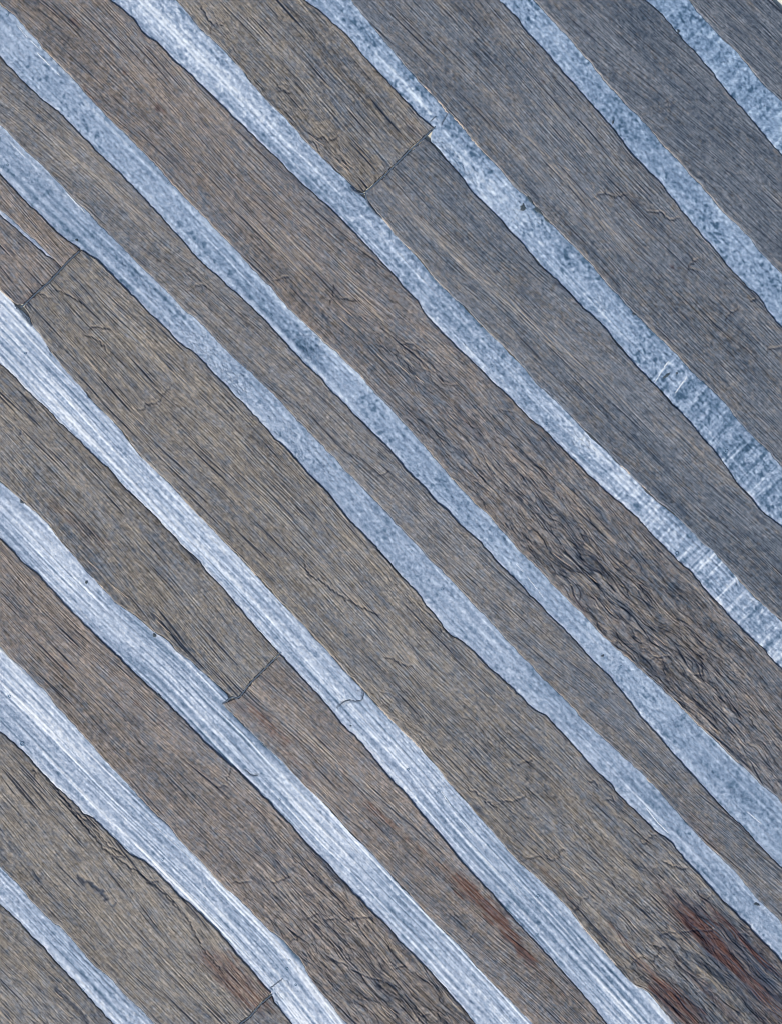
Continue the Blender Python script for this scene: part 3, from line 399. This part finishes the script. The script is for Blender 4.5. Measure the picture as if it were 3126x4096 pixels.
def strip(k, label, p0, p1, base, streak, mott, deep, cross=None, seed=0, fine=1.0, name='blue_strip'):
    streak *= (1.3 if k < 7 else 1.15); base += (.03 if k < 7 else .07)
    L, U = E[k,'L'], E[k,'U']            # U has the smaller q
    ww = np.linspace(p0,p1,80); wmax = max(np.max(L(ww)-U(ww)), 8); nt_ = int(wmax/2.6)+8; ns_ = int((p1-p0)/3.3)+2
    t = np.linspace(0,1,nt_); s = np.linspace(0,1,ns_); Sg, T = np.meshgrid(s,t,indexing='ij'); Pp = p0+(p1-p0)*Sg
    wid = np.maximum(L(Pp)-U(Pp), .6); Q = U(Pp)+wid*T; X, Y = xy(Pp,Q); dU = T*wid; dL = (1-T)*wid; o1, o2 = seed*613., seed*377.
    g = np.arange(p0-400,p1+400,20.); md = (L(g)+U(g))/2; kk = np.ones(25)/25; md = np.convolve(np.pad(md,12,mode='edge'),kk,'valid'); mid = np.interp(Pp,g,md)
    qs = Q-mid*.8+o2; ps = Pp+o1; wob = 2.2*samp(N['w2'],ps,qs); qs = qs+wob
    st = .5*samp(N['st1'],ps,qs)+(.42+.35*(k>6))*samp(N['st2'],ps,qs)*fine+(.45-.22*(k>5))*samp(N['st3'],ps,qs)
    thin = np.clip(samp(N['s2'],ps*.6,qs)-.35,0,.8)
    env = .4+.6*sstep(-.8,1.2,samp(N['w1'],ps,qs*1.5))
    sp = samp(N['spot'],ps,Q+o2); menv = sstep(-1.6,.8,samp(N['spot2'],ps*.35,Q*.35+o2))
    spots = sstep(.25,1.9,sp)*menv+.35*sstep(.3,1.8,samp(N['spot'],ps*1.9+40,Q*1.9))*menv
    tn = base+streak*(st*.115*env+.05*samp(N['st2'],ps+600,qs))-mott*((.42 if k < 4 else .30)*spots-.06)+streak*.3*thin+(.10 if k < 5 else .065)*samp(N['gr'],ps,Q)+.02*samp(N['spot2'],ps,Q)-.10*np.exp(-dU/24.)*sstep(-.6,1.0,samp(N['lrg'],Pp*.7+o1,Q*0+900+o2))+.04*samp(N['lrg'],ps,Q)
    if cross is not None: tn = tn+cross(X,Y)*.10*samp(N['crs'],ps,Q)+cross(X,Y)*.34*sstep(1.4,2.8,samp(N['crs'],ps+900,Q+10*samp(N['w3'],ps,Q)))+cross(X,Y)*.12*sstep(.9,2,samp(N['crs'],ps*1.4+300,Q))
    for (cx,cy,rp,rq,am) in brights: 
        if am: tn = tn+am*.66*gauss_xy(X,Y,cx,cy,rp,rq)*(.75+.45*st)
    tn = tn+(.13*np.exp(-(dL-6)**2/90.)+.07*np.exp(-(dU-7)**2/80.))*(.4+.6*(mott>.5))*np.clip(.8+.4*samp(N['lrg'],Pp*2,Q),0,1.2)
    patch = gauss_xy(X,Y,1235,1385,70,48); tn = tn-.10*sstep(.3,.7,patch)
    tn = tn-.22*gauss_xy(X,Y,905,2782,75,16)-.15*gauss_xy(X,Y,1215,3850,110,13)-.1*gauss_xy(X,Y,2950,3160,140,30)
    tn = tn+.5*(gauss_xy(X,Y,2654,1475,3.2,62)*(k==3)*(gauss_xy(X,Y,2654,1475,90,200)>.0))+.32*(gauss_xy(X,Y,2726,1535,3.2,45)*(k==3))
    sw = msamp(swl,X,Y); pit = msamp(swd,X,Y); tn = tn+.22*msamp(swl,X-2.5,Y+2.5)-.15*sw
    Z = ZG+.5*samp(N['spot'],ps,Q)+.5*st*streak+1.5*samp(N['swirl'],ps,Q)*.3-1.6*sw-1.6*pit+.9*(cross(X,Y)*samp(N['crs'],ps,Q) if cross is not None else 0)
    Z = Z-1.8*np.exp(-dL/2.0)*np.clip(.8+.6*samp(N['lrg'],Pp*2.3,Q),.2,1.6)-1.2*np.exp(-dU/1.8)*np.clip(.7+.6*samp(N['lrg'],Pp*2.6+99,Q),0,1.6)
    dark = np.clip(sw*.55+pit*.75+.5*np.exp(-dL/1.5)+.15*np.exp(-dU/1.4),0,.95)  # squiggles and pits, plus the board's shadow painted along the lower left edge
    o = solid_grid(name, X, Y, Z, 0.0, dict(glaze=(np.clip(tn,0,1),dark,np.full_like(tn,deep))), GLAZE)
    tag(o, label, 'strip', 'pale blue strips between the boards'); return o
cz = lambda cx,cy,r: (lambda X,Y: sstep(0,1,gauss_xy(X,Y,cx,cy,r,600)*1.3))
ST = {}
ST[1] = strip(1,'short deep blue strip with cross ripples nearest the top right corner',1550,2950,.43,.25,.9,.85,lambda X,Y:.8+0*X,1)
ST[2] = strip(2,'speckled blue strip second from the top right corner',1100,3350,.46,.35,1.15,.6,None,2)
ST[3] = strip(3,'speckled blue strip crossed by two white scratches, running from top centre to right edge',640,4000,.48,.7,1.05,.45,lambda X,Y:sstep(3950,4300,X+Y),3)
ST[4] = strip(4,'long blue strip streaked white near the top left, rippled at the right edge',100,4450,.53,.85,.75,.25,lambda X,Y:sstep(4150,4700,X+Y),4)
ST[5] = strip(5,'long mottled blue strip from the top left corner with a dark netted crinkle patch',PA,5000,.50,.6,1.0,.35,None,5)
ST[6] = strip(6,'long blue strip with embossed squiggles starting at the left edge above the thin sliver',PA,5250,.53,.6,.75,.2,None,6)
ST[7] = strip(7,'long pale strip with a hooked crack across it left of the centre bottom',PA+300,5250,.56,1.0,.5,.12,None,7)
ST[8] = strip(8,'bright white-streaked strip with a small key shaped mark, ending at the bottom edge',800,4850,.58,1.15,.4,.08,None,8)
ST[9] = strip(9,'widest whitest strip at the lower left with fine parallel streaks',1300,4300,.57,1.15,.35,.05,None,9)
ST[10] = strip(10,'shorter pale blue strip nearest the bottom left corner',2100,3750,.53,1.0,.45,.05,None,10)
ST[11] = strip(11,'thin tapering blue sliver wedged inside the short board at the left edge',-100,ptip-1,.60,.6,.4,.0,None,11)
# ------------------------------------------------------------------ seams of filler where two boards meet end to end
def bead(name, pts, r, z, mat, label, cat, group=None, jit=1.0, flat=.5, seed=1, parent=None, taper=True):
    rr = random.Random(seed); P = []
    for (a,b_) in zip(pts[:-1],pts[1:]):
        n = max(int(math.dist(a,b_)/4),1)
        for i in range(n): P.append((a[0]+(b_[0]-a[0])*i/n, a[1]+(b_[1]-a[1])*i/n))
    P.append(pts[-1]); P = [(x+rr.gauss(0,jit*.5), y+rr.gauss(0,jit*.5)) for x,y in P]; n = len(P); V = []; F = []; K = 10
    for i,(x,y) in enumerate(P):
        a = P[max(i-1,0)]; c = P[min(i+1,n-1)]; dx, dy = c[0]-a[0], c[1]-a[1]; l = math.hypot(dx,dy) or 1; nx, ny = -dy/l, dx/l
        tp = min(1, .25+.75*min(i,n-1-i)/max(2,.12*n)) if taper else 1
        ri = r*tp*(1+(.22 if jit > .9 else .1)*rr.gauss(0,1)); ri = max(ri,.3*r)
        for k_ in range(K):
            an = 2*math.pi*k_/K; V.append(((x+nx*ri*math.cos(an))/1000, -(y+ny*ri*math.cos(an))/1000, (z+ri*flat*math.sin(an)*(1+.2*rr.random()))/1000))
    for i in range(n-1):
        for k_ in range(K): F.append((i*K+k_, i*K+(k_+1)%K, (i+1)*K+(k_+1)%K, (i+1)*K+k_))
    F.append(tuple(range(K))[::-1]); F.append(tuple((n-1)*K+k_ for k_ in range(K)))
    m_ = bpy.data.meshes.new(name); m_.from_pydata(V,[],F); m_.polygons.foreach_set('use_smooth',[True]*len(F)); m_.materials.append(mat); m_.update()
    o = bpy.data.objects.new(name, m_); COL.objects.link(o)
    if parent: o.parent = parent
    if label: tag(o, label, cat, group)
    return o
def midline(J): A, B = J; n = 26; a = np.array(A,float); b_ = np.array(B,float); f = lambda v: np.stack([np.interp(np.linspace(0,1,n),np.linspace(0,1,len(v)),v[:,0]),np.interp(np.linspace(0,1,n),np.linspace(0,1,len(v)),v[:,1])],-1); return [tuple(x) for x in (f(a)+f(b_))/2]
SG = 'slate blue filler seams where boards meet end to end'
s1_ = bead('joint_seam', [(1724,521),(1690,554),(1641,598),(1590,649),(1543,696),(1501,734),(1462,770)], 3.6, 10.0, SEAM, 'slate blue seam across the joint at the top centre', 'seam', SG, seed=2, taper=False, jit=.4)
bead('branch', [(1460,768),(1466,790),(1474,815),(1488,835),(1506,856),(1530,874)], 4.2, 9.5, SEAM, None, None, seed=8, parent=s1_); bead('branch', [(1460,772),(1436,774),(1412,760),(1400,745)], 4.0, 9.5, SEAM, None, None, seed=9, parent=s1_)
bead('branch', [(1720,524),(1733,513),(1739,503)], 3.4, 8.5, SEAM, None, None, seed=19, parent=s1_)
s2_ = bead('joint_seam', [(319,1003),(271,1047),(235,1087),(202,1122),(169,1151),(135,1182),(100,1216),(84,1228)], 3.2, 10.4, SEAM, 'straight slate blue seam across the joint at the left edge', 'seam', SG, seed=3, taper=False, jit=.3)
for i in range(9): bead('fibre_tuft', [(56+5*i,1218+4*i),(72+6*i,1236+5*i),(96+3.5*i,1262+5*i+random.uniform(-4,8))], 2.4, 9+.3*i, SEAM, None, None, seed=20+i, jit=2.4, parent=s2_)
s3_ = bead('joint_seam', [(1121,2612),(1085,2650),(1044,2691),(1002,2732),(962,2785),(948,2793),(930,2788),(908,2804),(889,2817)], 3.0, 10.5, SEAM, 'thin dark seam across the joint at the lower left', 'seam', SG, seed=4, taper=False, jit=.4)
s4_ = bead('joint_seam', [(1088,3980),(1042,4018),(1002,4066),(962,4096),(930,4130)], 3.0, 10.5, SEAM, 'faint dark seam at the bottom edge left of centre', 'seam', SG, seed=5, taper=False)
# ------------------------------------------------------------------ crusts, flecks and lint lying on the strips and boards
def crust(x, y, l, w, ang, label, z=9.0, mat=None, cat='fleck', name='crust_fleck', group=None):
    r = random.Random(int(x*7+y)); n = 22; V = []; rings = ((1,0),(.82,1.6),(.45,2.4)); rad = [1+.30*r.gauss(0,1)*.7 for _ in range(n)]; ca, sa_ = math.cos(ang), math.sin(ang)
    for (k_,h) in rings:
        for i in range(n):
            a = 2*math.pi*i/n; u = l/2*k_*rad[i]*math.cos(a); v = w/2*k_*rad[i]*math.sin(a); V.append(((x+u*ca-v*sa_)/1000, -(y+u*sa_+v*ca)/1000, (z+h+r.uniform(-.4,.4) - (0 if k_<1 else 1.0))/1000))
    F = [(j*n+i, (j+1)*n+i, (j+1)*n+(i+1)%n, j*n+(i+1)%n) for j in range(2) for i in range(n)]; F.append(tuple(2*n+i for i in range(n))[::-1]); F.append(tuple(range(n)))
    m_ = bpy.data.meshes.new(name); m_.from_pydata(V,[],F); m_.materials.append(mat or DEBRIS); m_.update(); o = bpy.data.objects.new(name, m_); COL.objects.link(o)
    return tag(o, label, cat, group)
crust(2089,828,24,26,.4,'round dark crust on the speckled strip below the top centre', 8)
g_ = 'crust fragments along the strip edge'
crust(2118,800,44,12,.9,'uppermost long crust scab on the board edge at upper centre',13,group=g_); crust(2152,842,40,18,.75,'middle crust scab, widest of the three on the board edge',12,group=g_); crust(2184,878,30,12,.8,'lowest crust scab of the three on the board edge',10,group=g_)
crust(3024,3618,24,11,.2,'grey-brown flake lying on a blue strip at the lower right edge', 9)
crust(617,2542,16,14,.6,'small dark crumb in a white-streaked strip beside the board bulge',8.5); crust(345,2330,10,14,.3,'oval dark speck in the middle of a white-streaked strip',8)
crust(86,2006,20,12,.9,'dark scab on the upper edge of the white-streaked strip at the left edge',9); crust(306,960,11,8,.3,'tiny black grain on the blue strip beside the left joint',8.5)
crust(632,2783,24,14,.4,'dark frayed chip at the lower edge of a white-streaked strip',9); crust(2705,1493,9,8,0,'brown grain beside the long white scratch',8); crust(2662,1503,34,10,-.6,'thin smudge of crust right of the white scratch',7.5)
crust(2710,123,14,9,1.2,'small dark tab on the lower edge of the top right strip',9); crust(1922,1305,10,10,0,'square dark crumb on the strip edge at centre right',9); crust(2449,489,7,14,.2,'dark oval fleck in the speckled strip at the upper right',8)
crust(1402,2904,9,6,.5,'tiny grey crumb at the lower edge of the strip below the hooked crack',8); crust(2408,2623,14,8,-.5,'dark eye-shaped fleck on the mottled strip at lower right',8); crust(2533,1256,16,7,.2,'thin flake at the upper edge of the speckled strip',8.5)
# raised bubbles: ring shaped blisters in the glaze
def bubble(k, x, y, r):
    V = []; F = []; K, M = 18, 6
    for i in range(K):
        a = 2*math.pi*i/K
        for j in range(M):
            b_ = 2*math.pi*j/M; rr = r+.32*r*math.cos(b_); V.append(((x+rr*math.cos(a))/1000, -(y+rr*math.sin(a))/1000, (7.4+.4*r*math.sin(b_))/1000))
    for i in range(K):
        for j in range(M): F.append((i*M+j, i*M+(j+1)%M, ((i+1)%K)*M+(j+1)%M, ((i+1)%K)*M+j))
    m_ = bpy.data.meshes.new('bubble'); m_.from_pydata(V,[],F); m_.polygons.foreach_set('use_smooth',[True]*len(F)); m_.materials.append(CLEAR); m_.update()
    o = bpy.data.objects.new('bubble', m_); COL.objects.link(o); o.parent = ST[k]
for a in [(5,29,57,4.5),(6,29,659,4),(5,518,586,4),(5,672,733,4),(5,1086,1263,3),(3,2903,1804,6),(3,2664,1397,4),(4,2705,2214,6),(3,2875,1764,3),(4,2183,1695,4.5),(6,1765,2357,4.5),(6,1645,2205,3.5),(5,2481,2667,4),(5,2091,2344,3),(6,2120,2741,4.5),(7,2148,3586,5.5),(7,2148,3738,4),(8,1118,3200,4),
 (9,818,3556,4),(9,651,3439,4),(9,38,2786,5),(9,88,2976,7),(10,333,3960,4),(7,101,1413,4),(4,1964,1469,4),(3,1847,662,3.5),(7,1630,3079,4),(4,3056,2525,4),(5,2574,2754,3.5),(7,1749,3171,3.5),(9,1158,3844,4),(9,1147,3876,5),(9,1183,3941,4),(8,1596,3586,4.5),(1,3089,477,3.5)]: bubble(*a)
# lint
for i,(x,y,a,l,lb) in enumerate([(1805,756,-.7,5,'tiny white lint speck on the purplish board at upper centre'),(1292,842,.3,5,'tiny white lint speck on the brown board left of centre'),(1454,3690,1.2,9,'white lint fleck on the flaking board near the bottom'),(1850,2195,1.4,6,'tiny white lint speck on the slim board at centre'),(438,1412,-.9,6,'tiny curled lint on the very long board at the left')]):
    bead('lint_fibre', [(x,y),(x+l*math.cos(a),y+l*math.sin(a))], 1.1, 14.2, FIBRE, lb, 'lint', None, seed=60+i, jit=.3, taper=False)

# ------------------------------------------------------------------ parts: torn pale lips along board edges, lifted fibres, scratches in the glaze
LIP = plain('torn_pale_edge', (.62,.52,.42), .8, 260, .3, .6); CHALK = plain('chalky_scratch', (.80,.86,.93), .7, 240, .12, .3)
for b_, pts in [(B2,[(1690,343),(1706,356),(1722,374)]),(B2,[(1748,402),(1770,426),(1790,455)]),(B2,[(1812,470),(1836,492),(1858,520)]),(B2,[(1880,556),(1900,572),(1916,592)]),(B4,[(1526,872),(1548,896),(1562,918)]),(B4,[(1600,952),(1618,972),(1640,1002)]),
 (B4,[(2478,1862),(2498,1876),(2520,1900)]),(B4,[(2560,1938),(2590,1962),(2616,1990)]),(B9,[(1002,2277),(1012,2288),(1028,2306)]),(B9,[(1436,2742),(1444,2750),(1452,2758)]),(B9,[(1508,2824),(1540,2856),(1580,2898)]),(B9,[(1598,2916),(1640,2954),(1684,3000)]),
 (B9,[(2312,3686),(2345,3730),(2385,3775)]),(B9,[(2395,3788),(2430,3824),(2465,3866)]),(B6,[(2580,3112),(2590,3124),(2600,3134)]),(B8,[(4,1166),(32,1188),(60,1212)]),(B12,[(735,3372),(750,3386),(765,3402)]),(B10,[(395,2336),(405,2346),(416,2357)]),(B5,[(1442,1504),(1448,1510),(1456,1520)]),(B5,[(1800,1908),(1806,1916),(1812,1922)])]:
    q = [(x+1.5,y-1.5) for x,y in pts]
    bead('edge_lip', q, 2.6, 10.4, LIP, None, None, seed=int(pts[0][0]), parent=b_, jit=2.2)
for b_, cx, cy, sx, sy, n in [(B5,1500,1400,420,420,9),(B5,2500,2480,350,330,12),(B3,1150,500,260,200,7),(B9,2300,3500,300,330,10),(B9,450,1600,200,250,5),(B12,1300,3800,200,180,9),(B13,600,3600,300,260,8),(B10,450,2350,300,250,6),(B2,2300,700,300,300,6),(B15,150,3900,90,90,4),(B11,1400,3300,200,200,5),(B4,2000,1500,300,280,4)]:
    rr = random.Random(int(cx)); k = 0
    _t = 0
    while k < n and _t < 400:
        _t += 1
        d = rr.uniform(-1,1); x = cx+sx*d+rr.gauss(0,25); y = cy+sy*d-rr.gauss(0,25); a = math.radians(42+rr.gauss(0,4)); l = rr.uniform(30,110)
        pa, qa_ = (x+y)/R2, (y-x)/R2; pe, qe = (x+l*math.cos(a)+y+l*math.sin(a))/R2, (y+l*math.sin(a)-x-l*math.cos(a))/R2
        f0, f1, e0, e1 = LIM[b_.name]
        if not (f0(pa)+12 < qa_ < f1(pa)-12 and f0(pe)+12 < qe < f1(pe)-12 and e0+15 < pa and pe < e1-15): continue
        bead('raised_fibre', [(x,y),(x+l*.5*math.cos(a),y+l*.5*math.sin(a)+rr.gauss(0,2)),(x+l*math.cos(a),y+l*math.sin(a))], 1.25, 13.0, LIP, None, None, seed=k+int(cx), parent=b_, jit=.8); k += 1
for k_, pts, r_ in [(3,[(2616,1531),(2640,1493),(2662,1458),(2688,1424)],2.4),(3,[(2698,1573),(2722,1540),(2752,1496)],2.4),(5,[(66,96),(110,150),(160,196)],1.6),(5,[(140,200),(200,262),(245,306)],2.4),(6,[(20,548),(90,618),(150,675)],1.4),(6,[(260,765),(300,806),(340,850)],1.8),
 (4,[(2630,2120),(2640,2098),(2650,2082)],1.6),(6,[(2575,3222),(2630,3292),(2675,3335)],2.0),(5,[(2985,3245),(3020,3275),(3045,3296)],2.0),(5,[(2050,2240),(2110,2310),(2180,2400)],1.3),(7,[(1760,3160),(1830,3270),(1900,3350)],1.6)]:
    bead('scratch', pts, r_, 7.0, CHALK, None, None, seed=int(pts[0][1]), parent=ST[k_], jit=1.3, flat=.35)
for k_, pts in [(7,[(1352,2829),(1378,2806),(1400,2800),(1424,2806),(1444,2803),(1456,2778),(1448,2758)]),(3,[(1762,500),(1776,474),(1790,452)]),(3,[(1718,487),(1730,474),(1742,462)]),(9,[(1080,3955),(1104,3936),(1130,3915)]),(8,[(980,3078),(1000,3097),(1015,3104),(1032,3102)]),(4,[(2946,2325),(2946,2344)])]:
    bead('crack_ridge', pts, 2.0, 7.0, SEAM, None, None, seed=int(pts[0][1])+3, parent=ST[k_], jit=2.0, flat=.6)
